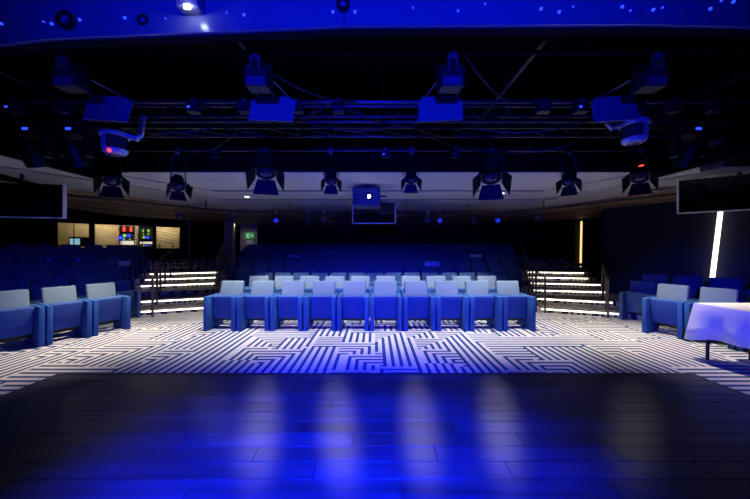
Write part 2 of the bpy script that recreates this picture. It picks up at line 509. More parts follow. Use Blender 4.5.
# first band: from the rigging well outwards
c1 = lines[1]
g = 0.075
def xl(c, d, yv): return c.x + d.x * (yv - c.y) / d.y
m = MB()
m.prism([(VX0, VY1), (VX1, VY1), (c1[2].x, c1[2].y - g), (c1[1].x, c1[1].y - g)], CZ, CZ + 0.012)
m.prism([(VX0, VY1), (c1[1].x, c1[1].y - g), (xl(c1[1], DL, 3.3) + g, 3.3), (VX0, 3.3)], CZ, CZ + 0.012)
m.prism([(VX1, VY1), (c1[2].x, c1[2].y - g), (xl(c1[2], DR, 3.3) - g, 3.3), (VX1, 3.3)], CZ, CZ + 0.012)
m.build('ceiling_panel', 'plaster', ceiling)
for ca, cb in ((lines[1], lines[2]), (lines[2], lines[3])):
    for i in range(3):
        A, B = band(ca, cb, g, g)
        a0, a1, b1, b0 = A[i], A[i + 1], B[i + 1], B[i]
        poly = [tuple(v) for v in (a0, a1, b1, b0)]
        MB().prism(poly, CZ, CZ + 0.012).build('ceiling_panel', 'plaster', ceiling)
# timber slats run on behind the plaster
slat_n = 15
for j in range(slat_n):
    o0 = 0.03 + j * 0.47
    w_ = 0.36
    A = cc(-4.9 - 0.20 * o0, 9.9 + o0, 5.2 + 0.20 * o0, 7.0)
    B = cc(-4.9 - 0.20 * (o0 + w_), 9.9 + o0 + w_, 5.2 + 0.20 * (o0 + w_), 7.0)
    for i in range(3):
        MB().prism([tuple(v) for v in (A[i], A[i + 1], B[i + 1], B[i])], CZ - 0.04 - 0.012 * (j % 2), CZ + 0.02).build('slat', 'slat_wood', ceiling)

# rigging well above the stage front
struct(MB().box(-7, 7, -3, VY1 + 0.3, 4.75, 4.85).build('ceiling_well', 'black_cloth'))
struct(MB().box(VX0, VX1, VY1, VY1 + 0.06, CZ + 0.005, 4.75).build('wall_well_rear', 'black_cloth'))
struct(MB().box(VX0 - 0.06, VX0, -3, VY1 + 0.06, CZ + 0.005, 4.75).build('wall_well_left', 'black_cloth'))
struct(MB().box(VX1, VX1 + 0.06, -3, VY1 + 0.06, CZ + 0.005, 4.75).build('wall_well_right', 'black_cloth'))

for x_, nm in ((VX0, 'left'), (VX1, 'right')):
    struct(MB().box(x_ - 0.03, x_ + 0.03, -1.0, VY1 - 0.02, 2.84, CZ + 0.06).build('trim_well_' + nm, 'black_cloth'))

# glossy header over the stage, three lacquered panels meeting at visible joints
hp = [Vector((-4.7, 2.62)), Vector((-2.6, 2.33)), Vector((-0.235, 2.20)), Vector((2.0, 2.18)), Vector((4.4, 2.26))]
header = struct(MB().prism([tuple(hp[0] + Vector((0, 0.03))), tuple(hp[1] + Vector((0, 0.03))), tuple(hp[2] + Vector((0, 0.03))), tuple(hp[3] + Vector((0, 0.03))), tuple(hp[4] + Vector((0, 0.03))), tuple(hp[4] + Vector((0, 0.09))), tuple(hp[3] + Vector((0, 0.09))), tuple(hp[2] + Vector((0, 0.09))), tuple(hp[1] + Vector((0, 0.09))), tuple(hp[0] + Vector((0, 0.09)))], 3.318, 4.7).build('beam_header', 'black_cloth'))
for a, b in zip(hp[:-1], hp[1:]):
    d = (b - a).normalized()
    MB().wallseg(a + d * 0.003, b - d * 0.003, 3.335, 4.6, 0.03).build('header_panel', 'header_gloss', header)

# ------------------------------------------------------------------ seats
def chair_meshes(wid, top, fab, arm_w, arm_top, depth, bevel=0.018):
    """front of the chair at y=0, facing -y; returns the mesh of each part"""
    iw = wid / 2 - arm_w
    D = {}
    D['armrest'] = MB().box(-arm_w / 2, arm_w / 2, 0.0, depth, 0.0, arm_top, bevel, 2).mesh('armrest', 'fabric_blue', True)
    tilt = Matrix.Translation((0, depth * 0.34, 0.20)) @ Matrix.Rotation(R(9), 4, 'X')
    D['seat'] = MB().box(-iw + 0.006, iw - 0.006, 0, 0.13, 0, arm_top - 0.20, 0.03, 3, tilt).mesh('seat', 'fabric_seat', True)
    tb = Matrix.Translation((0, depth * 0.66, 0.36)) @ Matrix.Rotation(R(-13), 4, 'X')
    D['backrest'] = MB().box(-iw - 0.012, iw + 0.012, 0, 0.10, 0, (top - 0.36) / math.cos(R(13)), 0.028, 3, tb).mesh('backrest', fab, True)
    D['frame'] = MB().box(-iw, iw, depth * 0.55, depth * 0.63, 0.14, 0.19).box(-iw, iw, depth * 0.8, depth * 0.86, 0.10, 0.36).mesh('frame', 'black_metal')
    return D
def small_chair_meshes(wid, top, fab, arm_w, arm_top, depth):
    iw = wid / 2 - arm_w
    D = {}
    D['armrest'] = MB().box(-arm_w / 2, arm_w / 2, 0.0, depth, 0.0, arm_top, 0.012).mesh('armrest', fab)
    tilt = Matrix.Translation((0, depth * 0.36, 0.18)) @ Matrix.Rotation(R(4), 4, 'X')
    D['seat'] = MB().box(-iw, iw, 0, 0.10, 0, arm_top - 0.17, 0.02, 1, tilt).mesh('seat', fab)
    tb = Matrix.Translation((0, depth * 0.68, 0.30)) @ Matrix.Rotation(R(-12), 4, 'X')
    D['backrest'] = MB().box(-iw - 0.022, iw + 0.022, 0, 0.08, 0, (top - 0.30) / math.cos(R(12)), 0.02, 1, tb).mesh('backrest', fab)
    return D
def place_chair(D, name, label, cat, group, loc, rz, wid, arm_w):
    c = thing(name, label, cat, loc, rz, group)
    for s in (-1, 1):
        link('armrest', D['armrest'], c, (s * (wid / 2 - arm_w / 2), 0, 0))
    for k in ('seat', 'backrest', 'frame'):
        if k in D: link(k, D[k], c)
    return c
ORD = ['first', 'second', 'third', 'fourth', 'fifth', 'sixth', 'seventh', 'eighth', 'ninth', 'tenth', 'eleventh', 'twelfth', 'thirteenth', 'fourteenth', 'fifteenth', 'sixteenth', 'seventeenth', 'eighteenth', 'nineteenth', 'twentieth', 'twenty-first', 'twenty-second', 'twenty-third', 'twenty-fourth', 'twenty-fifth', 'twenty-sixth']
CW, CA = 0.645, 0.088
big = chair_meshes(CW, 0.96, 'fabric', CA, 0.69, 0.62)
# two loose rows in front of the raked seats
for i in range(10):
    x = (232.5 + 30.55 * i - 375) / F * 6.35
    place_chair(big, 'armchair', 'blue-lit grey armchair in the front centre row, %s from the control room side' % ORD[i], 'armchair', 'armchairs in the front centre row', (x, 5.80, 0), 0, CW, CA)
for i in range(10):
    x = (259.5 + 25.2 * i - 375) / F * 7.55
    if abs(x) > 9: continue
    place_chair(big, 'armchair', 'white-lit pale armchair in the second centre row, %s from the control room side' % ORD[i], 'armchair', 'armchairs in the second centre row', (x, 6.96, 0), 0, CW, CA)
# raked rows of narrower tip-up seats
RW, RA = 0.53, 0.05
rak = small_chair_meshes(RW - 0.006, 0.85, 'fabric_dark', RA, 0.60, 0.50)
ends = [(-3.4, 3.4), (-3.98, 4.2), (-4.6, 4.75), (-4.95, 5.1), (-5.3, 5.5), (-5.6, 5.8), (-5.9, 6.1), (-6.1, 6.4)]
for k, (xa, xb) in enumerate(ends):
    n = int(round((xb - xa) / RW))
    yy = 7.62 + 0.8 * k + 0.26
    off = (xb + xa) / 2
    for i in range(n):
        x = off + (i - (n - 1) / 2) * RW
        place_chair(rak, 'theatre_seat', 'dark blue tip-up seat, %s raked centre row, %s from the control room side' % (ORD[k], ORD[i]), 'theatre seat', '%s raked centre row' % ORD[k], (x, yy, S * (k + 1)), 0, RW - 0.006, RA)

# side blocks, turned towards the stage
side = chair_meshes(0.58, 0.95, 'fabric', 0.075, 0.68, 0.60)
side_dk = small_chair_meshes(0.56, 0.90, 'fabric_dark', 0.07, 0.64, 0.46)
def side_block(sgn, rows, where):
    u = Vector((sgn * 0.466, -0.885)); n = Vector((-sgn * 0.885, -0.466))      # along the row, facing
    rz = math.atan2(n.x, -n.y)          # local -y turned onto n
    for r, (px0, py0, z, cnt, pit) in enumerate(rows):
        for i in range(cnt):
            p = Vector((px0, py0)) + u * (pit * (i + 0.5))
            if r == 0:
                lab = 'grey-blue armchair in the front row of the %s block, %s from stairs' % (where, ORD[i])
            else:
                lab = 'dark blue seat, %s row of the %s block, %s from stairs' % (ORD[r], where, ORD[i])
            D = side if r == 0 else side_dk
            place_chair(D, 'armchair' if r == 0 else 'theatre_seat', lab, 'armchair' if r == 0 else 'theatre seat', '%s row of the %s block' % (ORD[r], where), (p.x, p.y, z), rz, 0.58 if r == 0 else 0.56, 0.075 if r == 0 else 0.07)
side_block(-1, [(-5.02, 5.98, 0, 4, 0.60), (-5.65, 7.02, 0, 6, 0.58)] + [(BL(k).x - 0.16, BL(k).y + 0.027, S * (k + 1), 6 + (k > 2) + (k > 4), 0.58) for k in range(0, 7)], 'control room')
side_block(1, [(5.28, 5.76, 0, 4, 0.60), (5.72, 6.82, 0, 5, 0.58), (6.45, 7.30, S, 5, 0.58)], 'light strip')

# ------------------------------------------------------------------ table with cloth at the stage edge
TX0, TX1, TY0, TY1, TZ = 4.85, 5.65, 2.55, 4.40, 0.83
tb = thing('folding_table', 'long folding table hidden under a white cloth beside the stage boards', 'table', (0, 0, 0))
MB().box(TX0 + 0.01, TX1 - 0.01, TY0 + 0.01, TY1 - 0.01, TZ - 0.045, TZ - 0.004, 0.008).build('tabletop', 'white_plastic', tb)
for lx in (TX0 + 0.08, TX1 - 0.08):
    for ly in (TY0 + 0.1, TY1 - 0.1):
        MB().tube((lx, ly, 0), (lx, ly, TZ - 0.045), 0.02, 10).build('leg', 'black_metal', tb)
def cloth():
    mb = MB(); bm = mb.bm
    cx, cy = (TX0 + TX1) / 2, (TY0 + TY1) / 2
    per = []
    def run(a, b, n):
        for i in range(n):
            t = i / n
            per.append(Vector((a[0] + (b[0] - a[0]) * t, a[1] + (b[1] - a[1]) * t)))
    run((TX0, TY0), (TX1, TY0), 16); run((TX1, TY0), (TX1, TY1), 36); run((TX1, TY1), (TX0, TY1), 16); run((TX0, TY1), (TX0, TY0), 36)
    N = len(per)
    rings = []
    for j, (zf, out) in enumerate(((0.0, -0.012), (0.0, 0.0), (0.03, 0.008), (0.3, 0.02), (0.65, 0.034), (1.0, 0.05))):
        ring = []
        for i, p in enumerate(per):
            # drop is a bit longer at the corners
            corner = min((p - Vector(q)).length for q in ((TX0, TY0), (TX1, TY0), (TX1, TY1), (TX0, TY1)))
            drop = 0.47 + 0.10 * max(0, 1 - corner / 0.28)
            c = Vector((cx, cy))
            dx = 0; dy = 0
            if abs(p.x - TX0) < 1e-6: dx = -1
            if abs(p.x - TX1) < 1e-6: dx = 1
            if abs(p.y - TY0) < 1e-6: dy = -1
            if abs(p.y - TY1) < 1e-6: dy = 1
            fold = out * (1 + 0.55 * math.sin(i * 0.9) * zf + 0.4 * math.sin(i * 0.37 + 1) * zf) + 0.07 * zf * max(0, 1 - corner / 0.2)
            nn = Vector((dx, dy)).normalized() if (dx or dy) else Vector((0, 0))
            ring.append(bm.verts.new((p.x + nn.x * fold, p.y + nn.y * fold, TZ - drop * zf)))
        rings.append(ring)
    bm.faces.new(rings[0])
    for a, b in zip(rings[:-1], rings[1:]):
        for i in range(N):
            bm.faces.new((a[i], a[(i + 1) % N], b[(i + 1) % N], b[i]))
    o = mb.build('tablecloth', 'cloth_white', None, True)
    sm = o.modifiers.new('thickness', 'SOLIDIFY'); sm.thickness = 0.003; sm.offset = 1
    return o
tag(cloth(), 'white tablecloth draped over the folding table, glowing blue on its hanging side', 'tablecloth')

# ------------------------------------------------------------------ handrails on the stairs
def handrail(label, pts, h, post_r=0.018, rail_r=0.022, bars=0, extra=0):
    o = thing('handrail', label, 'handrail', pts[0], 0)
    b = Vector(pts[0])
    P = [Vector(p) - b for p in pts]
    for p in P:
        MB().tube(p, p + Vector((0, 0, h)), post_r, 8).build('post', 'rail_metal', o)
    MB().path([p + Vector((0, 0, h)) for p in P], rail_r, 8).build('top_rail', 'rail_metal', o)
    for j in range(bars):
        z = h * (j + 1) / (bars + 1)
        MB().path([p + Vector((0, 0, z)) for p in P], 0.010, 6).build('rail_bar', 'rail_metal', o)
    return o
def tier_z(k): return S * (k + 1)
def off2(v, dx, dy): return (v.x + dx, v.y + dy)
pts = [(-5.4, 7.04, 0), (-5.95, 7.92, 2 * S - S * (7.92 < 8.03)), (-6.5, 8.78, 3 * S), (-6.95, 9.6, 4 * S), (-7.4, 10.5, 5 * S)]
handrail('dark metal handrail up the control room side of the stairs, beside the seats', pts, 0.94, 0.027, 0.026)
pts = [(AL(k).x - 0.06, AL(k).y + 0.25, tier_z(k)) for k in range(2, 8)]
handrail('barred metal handrail between the stairs and the centre block, towards the control room', pts, 0.95, bars=4)
pts = [(AR(0).x + 0.1, AR(0).y - 0.1, 0.0)] + [(AR(k).x + 0.06, AR(k).y + 0.25, tier_z(k)) for k in range(0, 7)]
handrail('barred metal handrail between the centre block and the stairs by the amber strip', pts, 0.92, 0.026, bars=3)
pts = [(BR(0).x - 0.35, BR(0).y + 0.02, 0.0), (BR(0).x - 0.15, BR(0).y + 0.32, tier_z(0)), (BR(1).x - 0.12, BR(1).y + 0.25, tier_z(1))]
handrail('short dark handrail at the foot of the stairs, beside the navy wall', pts, 0.92, 0.028, 0.026)
# ------------------------------------------------------------------ light strips on the right walls
def strip(label, a, b, wdt, m, name='light_strip'):
    a = Vector(a); b = Vector(b)
    o = thing(name, label, 'light strip', a)
    d = (b - a)
    MB().tube((0, 0, 0), d, wdt / 2, 10).build('diffuser', m, o)
    u_ = d.normalized()
    MB().tube(-u_ * 0.03, u_ * 0.02, wdt / 2 + 0.01, 10).build('end_cap', 'rail_metal', o)
    MB().tube(d - u_ * 0.02, d + u_ * 0.03, wdt / 2 + 0.01, 10).build('end_cap', 'rail_metal', o)
    return o
def on_right_wall(xpx, z):
    k = (xpx - 375) / F
    t = (k * WA.y - WA.x) / (rw_dir.x - k * rw_dir.y)
    p = WA + rw_dir * t - Vector((0.885, 0.466)) * 0.12
    return Vector((p.x, p.y, z)), p.y
p0, yy = on_right_wall(713.5, 0); z0 = EYE - (282 - 249.5) / F * yy
p1, y1 = on_right_wall(722.5, 0); z1 = EYE + (249.5 - 208) / F * y1
strip('bright tilted light strip on the navy wall behind the tablecloth', (p0.x, p0.y, z0), (p1.x, p1.y, z1), 0.09, 'led_strip')
a = px(580.5, 269, 13.0); b = px(581.5, 221, 13.0)
strip('upright amber light strip at the head of the stairs beside the navy wall', a, b, 0.07, 'led_strip_amber')
MB_post = MB().box(a.x - 0.25, a.x + 0.25, 13.06, 13.2, 0, 3.0)
struct(MB_post.build('wall_pier', 'dark_wall'))

# ------------------------------------------------------------------ hanging monitors
def monitor(label, c, wid, hei, yaw, zc, stalk=True):
    o = thing('monitor', label, 'monitor', (c[0], c[1], zc), yaw)
    MB().box(-wid / 2, wid / 2, 0.0, 0.06, -hei / 2, hei / 2, 0.006).build('housing', 'black_metal', o)
    MB().box(-wid / 2 + 0.02, wid / 2 - 0.02, -0.006, 0.0, -hei / 2 + 0.02, hei / 2 - 0.02).build('screen', 'screen_gloss', o)
    e = 0.012
    MB().box(-wid / 2 - e, -wid / 2 + 0.004, -0.012, 0.065, -hei / 2 - e, hei / 2 + e).box(wid / 2 - 0.004, wid / 2 + e, -0.012, 0.065, -hei / 2 - e, hei / 2 + e).box(-wid / 2, wid / 2, -0.012, 0.065, -hei / 2 - e, -hei / 2 + 0.004).build('bezel', 'paper', o)
    MB().tube((0, 0.08, hei / 2 - 0.1), (0, 0.08, CZ - zc), 0.025, 10).box(-0.15, 0.15, 0.06, 0.1, -0.1, 0.1).build('ceiling_mount', 'black_metal', o)
    return o
monitor('black glossy monitor hung from the ceiling at the control room side', (-6.35, 5.15), 1.35, 0.60, R(12), 2.52)
monitor('black glossy monitor hung from the ceiling above the tilted light strip', (6.25, 4.95), 1.5, 0.60, R(-38), 2.62)
monitor('small glossy monitor hung behind the lit projector', ((374 - 375) / F * 8.25, 8.25), 1.20, 0.56, 0, 2.67)

# ------------------------------------------------------------------ projector
PY = 6.0
pc = px(366.5, 196.5, PY)
o = thing('projector', 'dark box projector with a glowing white lens hung from the ceiling', 'projector', pc)
MB().box(-0.29, 0.29, 0.0, 0.55, -0.19, 0.19, 0.02, 2).build('body', 'projector_grey', o)
MB().lathe([(0.0, -0.02), (0.085, -0.02), (0.09, 0.04), (0.07, 0.05)], 20, Matrix.Translation((0.055, 0, 0)) @ Matrix.Rotation(R(-90), 4, 'X')).build('lens_ring', 'black_metal', o)
MB().lathe([(0, 0.0), (0.042, 0.0), (0.03, 0.012), (0, 0.018)], 20, Matrix.Translation((0.055, -0.01, 0)) @ Matrix.Rotation(R(90), 4, 'X')).build('lens', 'lens_lit', o)
MB().tube((0, 0.28, 0.19), (0, 0.28, CZ - pc.z), 0.03, 10).box(-0.18, 0.18, 0.16, 0.4, 0.19, 0.215).build('ceiling_mount', 'black_metal', o)
MB().box(0.29, 0.41, 0.2, 0.24, 0.02, 0.06).build('bracket', 'black_metal', o)
for i in range(4):
    MB().box(-0.26, -0.14, -0.004, 0.004, -0.12 + i * 0.05, -0.10 + i * 0.05).build('vent', 'black_metal', o)

# ------------------------------------------------------------------ rigging: pipes, truss, lamps, cables
PIPEZ = 3.42
def pipe(name, label, pts, r=0.024, m='rig_metal', cat='pipe'):
    return tag(MB().path(pts, r, 8).build(name, m, None, True), label, cat)
pipe('rigging_pipe', 'long rigging pipe just behind the glossy blue header', [(-3.5, 2.62, PIPEZ), (VX1, 2.62, PIPEZ)], 0.02, 'black_cloth')
pipe('rigging_pipe', 'long rigging pipe behind the two square lamp flaps', [(VX0, 3.42, PIPEZ - 0.04), (VX1, 3.42, PIPEZ - 0.04)])
pipe('rigging_pipe', 'thin rigging pipe below the truss, catching blue light', [(VX0, 3.72, 3.28), (VX1, 3.72, 3.28)], 0.018)
pipe('rigging_pipe', 'rearmost rigging pipe carrying the barn door lamps', [(VX0, 4.86, 3.30), (VX1, 4.86, 3.30)])
def truss(y0, z0, label):
    o = thing('lighting_truss', label, 'truss', (0, y0, z0))
    hw = 0.16
    for dy, dz in ((-hw, 0), (hw, 0), (-hw, 0.3), (hw, 0.3)):
        MB().tube((VX0, dy, dz), (VX1, dy, dz), 0.022, 8).build('chord', 'rig_metal', o)
    nb_ = 18
    st = (VX1 - VX0) / nb_
    me1 = MB().tube((0, 0, 0), (st / 2, 0, 0.3), 0.010, 6).tube((st / 2, 0, 0.3), (st, 0, 0), 0.010, 6).mesh('brace', 'rig_metal')
    me2 = MB().tube((0, -hw, 0), (st, hw, 0), 0.010, 6).mesh('brace', 'rig_metal')
    for i in range(nb_):
        link('brace', me1, o, (VX0 + i * st, -hw, 0)); link('brace', me1, o, (VX0 + i * st, hw, 0))
        link('brace', me2, o, (VX0 + i * st, 0, 0))
    return o
truss(4.25, 3.36, 'long lattice lighting truss in the middle of the rigging well')
for x in (-3.3, 0.1, 3.2):
    pipe('drop_rod', 'upright rod holding the lattice truss up to the black ceiling', [(x, 4.25, 3.66), (x, 4.25, 4.75)], 0.015)['group'] = 'truss rods'
for x in (-3.9, -1.2, 1.5, 3.9):
    tag(MB().box(x - 0.02, x + 0.02, 2.55, 4.93, 3.475, 3.505).build('cross_bar', 'rig_metal'), 'black bar running front to back across the rigging pipes', 'bar', 'cross bars of the rigging')

def wash_lamp(label, x, bx, flap_tilt=0):
    """box-bodied flood lamp pointing at the seats, seen from behind"""
    o = thing('flood_lamp', label, 'stage lamp', (x, 2.62, PIPEZ), 0, 'flood lamps behind the header')
    MB().box(-0.03, 0.03, -0.04, 0.04, -0.06, 0.035, 0.006).box(-0.045, -0.025, -0.02, 0.02, -0.16, -0.02).box(0.025, 0.045, -0.02, 0.02, -0.16, -0.02).build('clamp', 'steel', o)
    MB().box(-0.10, 0.10, 0.0, 0.13, -0.30, -0.13, 0.012, 2).build('body', 'rig_metal', o)
    MB().box(-0.085, 0.085, -0.006, 0.0, -0.29, -0.215).build('rear_panel', 'projector_grey', o)
    MB().box(-0.13, -0.115, 0.06, 0.10, -0.26, -0.06).box(0.115, 0.13, 0.06, 0.10, -0.26, -0.06).box(-0.13, 0.13, 0.06, 0.10, -0.075, -0.06).build('yoke', 'black_metal', o)
    MB().box(-0.11, 0.11, 0.13, 0.16, -0.29, -0.12, 0.008).build('barn_door_frame', 'black_metal', o)
    # large lower flap hanging in front of the lamp
    ft = Matrix.Translation((0, 0.46, -0.275)) @ Matrix.Rotation(R(flap_tilt), 4, 'Y')
    pol = [(-0.25, -0.15), (0.22, -0.15), (0.235, 0.07), (0.17, 0.13), (-0.19, 0.13), (-0.235, 0.07)]
    MB().prism(pol, -0.006, 0.006, ft @ Matrix.Rotation(R(82), 4, 'X')).build('barn_door', 'flap_metal', o)
    for s in (-1, 1):
        MB().tube((s * 0.09, 0.15, -0.15), (s * 0.17, 0.46, -0.17), 0.008, 6).build('hinge_arm', 'steel', o)
    return o
mat('flap_metal', (0.20, 0.20, 0.21), 0.55, 0.2, 0.1, 20)
wash_lamp('flood lamp with a square flap above the boards on the control room side', -1.08, 0, 2)
wash_lamp('flood lamp with a square flap above the boards on the tablecloth side', 0.70, 0, -2)
wash_lamp('dim flood lamp near the control room end of the rigging', -2.82, 0, 4)
wash_lamp('dim flood lamp near the tablecloth end of the rigging', 2.55, 0, -4)

def fresnel(label, loc, aim, r=0.10, L=0.24, lens='lens_glass', doors=(1, 1, 1, 1), pipe_z=3.30, power=0, dl=0.17, group='barn door lamps on the rear pipe', name='fresnel_lamp', dang=28):
    loc = Vector(loc)
    o = thing(name, label, 'stage lamp', (loc.x, loc.y, pipe_z), 0, group)
    c = Vector((0, 0, loc.z - pipe_z))
    d = (Vector(aim) - loc).normalized()
    q = d.to_track_quat('Y', 'Z').to_matrix().to_4x4()
    H = Matrix.Translation(c) @ q            # head: +y points along the beam
    A = H @ Matrix.Rotation(R(-90), 4, 'X')  # lathe z -> +y
    MB().lathe([(0, -L * 0.6), (r * 0.7, -L * 0.6), (r * 0.95, -L * 0.4), (r, 0.0), (r * 1.05, L * 0.4), (r * 0.9, L * 0.4), (r * 0.88, L * 0.3)], 18, A).build('body', 'rig_metal', o, True)
    MB().lathe([(r * 0.88, L * 0.30), (r * 0.8, L * 0.42), (r * 0.55, L * 0.54), (r * 0.25, L * 0.60), (0, L * 0.615)], 18, A).build('lens', lens, o, True)
    yk = MB()
    yw = r * 1.25
    arc = [(-yw, 0, 0)] + [(-yw * math.cos(a), 0, 0.06 + (abs(c.z) - 0.10) * math.sin(a) ** 0.7) for a in [R(18 * i) for i in range(1, 10)]] + [(yw, 0, 0)]
    yk.path([Vector(p) + c for p in arc], 0.009, 6)
    yk.build('yoke', 'black_metal', o)
    MB().box(-0.03, 0.03, -0.035, 0.035, -0.05, 0.035, 0.005).tube((0, 0, -0.05), (0, 0, -0.10), 0.012, 8).build('clamp', 'steel', o)
    s = r * 1.0
    for i in range(4):
        if not doors[i]: continue
        dr = Matrix.Translation((0, L * 0.42, 0))
        rot = Matrix.Rotation(R(90 * i), 4, 'Y')
        fl = Matrix.Translation((0, 0, s)) @ Matrix.Rotation(R(dang), 4, 'X')
        pol = [(-s * 0.85, 0), (s * 0.85, 0), (s * 1.25, dl), (-s * 1.25, dl)]
        MB().prism(pol, -0.003, 0.003, H @ dr @ rot @ fl).build('barn_door', 'rig_metal' if i == 2 else 'black_metal', o)
    if power:
        bo = spot('lamp_beam', tuple(loc + d * (L * 0.62 + 0.12)), aim, power * 7.5, (1.0, 0.93, 0.86), 31, 1.0, 0.10)
        bo.scale = (0.24, 1, 1)      # side flaps narrow the beam
    return o
FY = 4.86
fl = [
    ('squat dark barn door lamp next to the dome camera over the control room side', 112, 176, 0.125, (112, 0)),
    ('barn door lamp with its flaps turned aside, above the stairs by the control room', 178, 183, 0.10, (215, 5)),
    ('large barn door lamp with a blue glint and broad side flap', 266, 166, 0.165, (262, 32)),
    ('barn door lamp with a blue glint beside the projector, towards the control room', 331, 177, 0.095, (337, 30)),
    ('barn door lamp with a blue glint beside the projector, towards the tablecloth', 411, 176, 0.095, (418, 30)),
    ('broad barn door lamp with closed flaps between projector and amber strip', 491, 171, 0.165, (498, 30)),
    ('barn door lamp with open flaps above the stairs by the amber strip', 569, 178, 0.10, (560, 0)),
    ('squat dark barn door lamp with a red tally light near the navy wall', 640, 173, 0.125, (634, 5)),
]
for lab, lx, ly, r_, (tx, pw) in fl:
    p = px(lx, ly, FY)
    aim = ((tx - 375) / F * 3.0, 3.0, 0.0)
    fresnel(lab, p, aim, r_, 0.24 + (r_ - 0.1) * 2, 'lens_glass', (1, 1, 1, 1), 3.30, pw, 0.15 + (r_ - 0.095) * 1.5)
p = px(640, 166, 4.55)
tag(MB().box(p.x - 0.015, p.x + 0.02, 4.5, 4.56, p.z - 0.008, p.z + 0.008, 0.003).build('tally_light', 'led_red'), 'tiny red tally light on the squat lamp near the navy wall', 'indicator')

def moving_head(label, x, y):
    c = px(x, y, 3.72)
    o = thing('moving_head_lamp', label, 'stage lamp', (c.x, 3.72, 3.28), 0, 'moving head lamps at the ends of the thin pipe')
    MB().box(-0.15, 0.15, -0.11, 0.11, -0.20, -0.06, 0.015, 2).box(-0.03, 0.03, -0.03, 0.03, -0.07, 0.03).build('base', 'black_metal', o)
    MB().box(-0.02, 0.05, -0.113, -0.109, -0.15, -0.12).build('display', 'led_blue', o)
    for s_ in (-1, 1):
        MB().box(s_ * 0.165 - 0.03, s_ * 0.165 + 0.03, -0.06, 0.06, -0.46, -0.18, 0.015, 2).build('yoke_arm', 'black_metal', o)
    T = Matrix.Translation((0, 0, -0.42)) @ Matrix.Rotation(R(25), 4, 'X')
    MB().lathe([(0, 0.16), (0.08, 0.15), (0.115, 0.06), (0.125, -0.10), (0.12, -0.15), (0.10, -0.15)], 18, T).build('head', 'black_metal', o, True)
    MB().lathe([(0.10, -0.14), (0.07, -0.155), (0, -0.162)], 18, T).build('lens', 'lens_glass', o, True)
moving_head('moving head lamp above the hung monitor on the control room side', 34, 160)
moving_head('moving head lamp between the dome camera and the hung monitor', 76, 165)
moving_head('moving head lamp above the hung monitor on the navy wall side', 688, 160)

# dome cameras on arms
def dome(label, c, sgn):
    c = Vector(c)
    o = thing('dome_camera', label, 'camera', c, 0, 'dome cameras')
    MB().lathe([(0, 0.10), (0.08, 0.10), (0.145, 0.05), (0.155, 0.0), (0.13, -0.005), (0.13, 0.0)], 24).build('cap', 'white_plastic', o, True)
    MB().path([(sgn * 0.05, 0.02, 0.05), (sgn * 0.16, 0.02, 0.02), (sgn * 0.24, 0.04, -0.01), (sgn * 0.27, 0.06, 0.05), (sgn * 0.27, 0.1, 0.3)], 0.035, 8).build('arm', 'white_plastic', o, True)
    MB().lathe([(0.128, 0.0), (0.128, -0.13), (0.11, -0.19), (0.06, -0.225), (0, -0.235)], 24).build('dome_glass', 'lens_glass', o, True)
    MB().lathe([(0.132, -0.16), (0.118, -0.20), (0.085, -0.222), (0.08, -0.215), (0.11, -0.19), (0.126, -0.16)], 24).build('lower_ring', 'white_plastic', o, True)
    MB().prism([(0.133 * math.cos(a), 0.133 * math.sin(a)) for a in [R(-90 - sgn * 55 + 11 * i * sgn) for i in range(6)]] + [(0.12 * math.cos(a), 0.12 * math.sin(a)) for a in [R(-90 - sgn * 11 * j) for j in range(6)]], -0.17, -0.01).build('shell', 'white_plastic', o, True)
    if sgn > 0:
        MB().lathe([(0, -0.03), (0.017, -0.012), (0.02, 0), (0.017, 0.012), (0, 0.02)], 10, Matrix.Translation((0.03, -0.112, -0.20))).build('indicator', 'led_red', o)
    MB().box(-0.02, 0.02, -0.02, 0.02, 0.09, 0.5).build('hanger', 'black_metal', o)
    return o
dome('white dome camera with a red indicator above the control room side', px(115, 137, 3.6), 1)
dome('white dome camera without indicator above the navy wall side', px(634, 126, 3.6), -1)

# right-hand speaker box
o = thing('loudspeaker', 'dark loudspeaker box hung at the tablecloth end of the rigging', 'loudspeaker', px(745, 152, 3.9))
MB().box(-0.28, 0.30, 0, 0.3, -0.2, 0.2, 0.01).build('cabinet', 'projector_grey', o)
MB().box(-0.26, 0.28, -0.008, 0.0, -0.18, 0.18).build('grille', 'black_metal', o)
MB().box(-0.02, 0.02, 0.1, 0.14, 0.2, 0.9).build('hanger', 'black_metal', o)

# rear lighting rail with small spotlights, below the timber ceiling
rail_pts = [(-6.5, 5.62, 2.74), (-5.6, 6.5, 2.74), (-4.6, 7.9, 2.74), (-3.9, 8.5, 2.74), (3.9, 8.5, 2.74), (4.6, 7.9, 2.74), (5.4, 6.6, 2.74), (6.0, 5.7, 2.74)]
o = thing('lighting_rail', 'black lighting rail bent round below the ceiling behind the projector', 'rail', (0, 8.5, 2.74))
MB().path([Vector(p) - Vector((0, 8.5, 2.74)) for p in rail_pts], 0.028, 8).build('tube', 'black_metal', o)
for x_, y_ in ((-5.9, 6.2), (-4.6, 7.9), (-2.5, 8.5), (0.9, 8.5), (2.7, 8.5), (4.6, 7.9)):
    MB().tube((x_, y_ - 8.5, 0), (x_, y_ - 8.5, CZ - 2.74), 0.012, 6).build('hanger', 'black_metal', o)
mat('lens_blue', (0.05, 0.05, 0.5), 0.3, 0, 0.02, 10, emit=(0.02, 0.04, 1.0), estr=0.5)
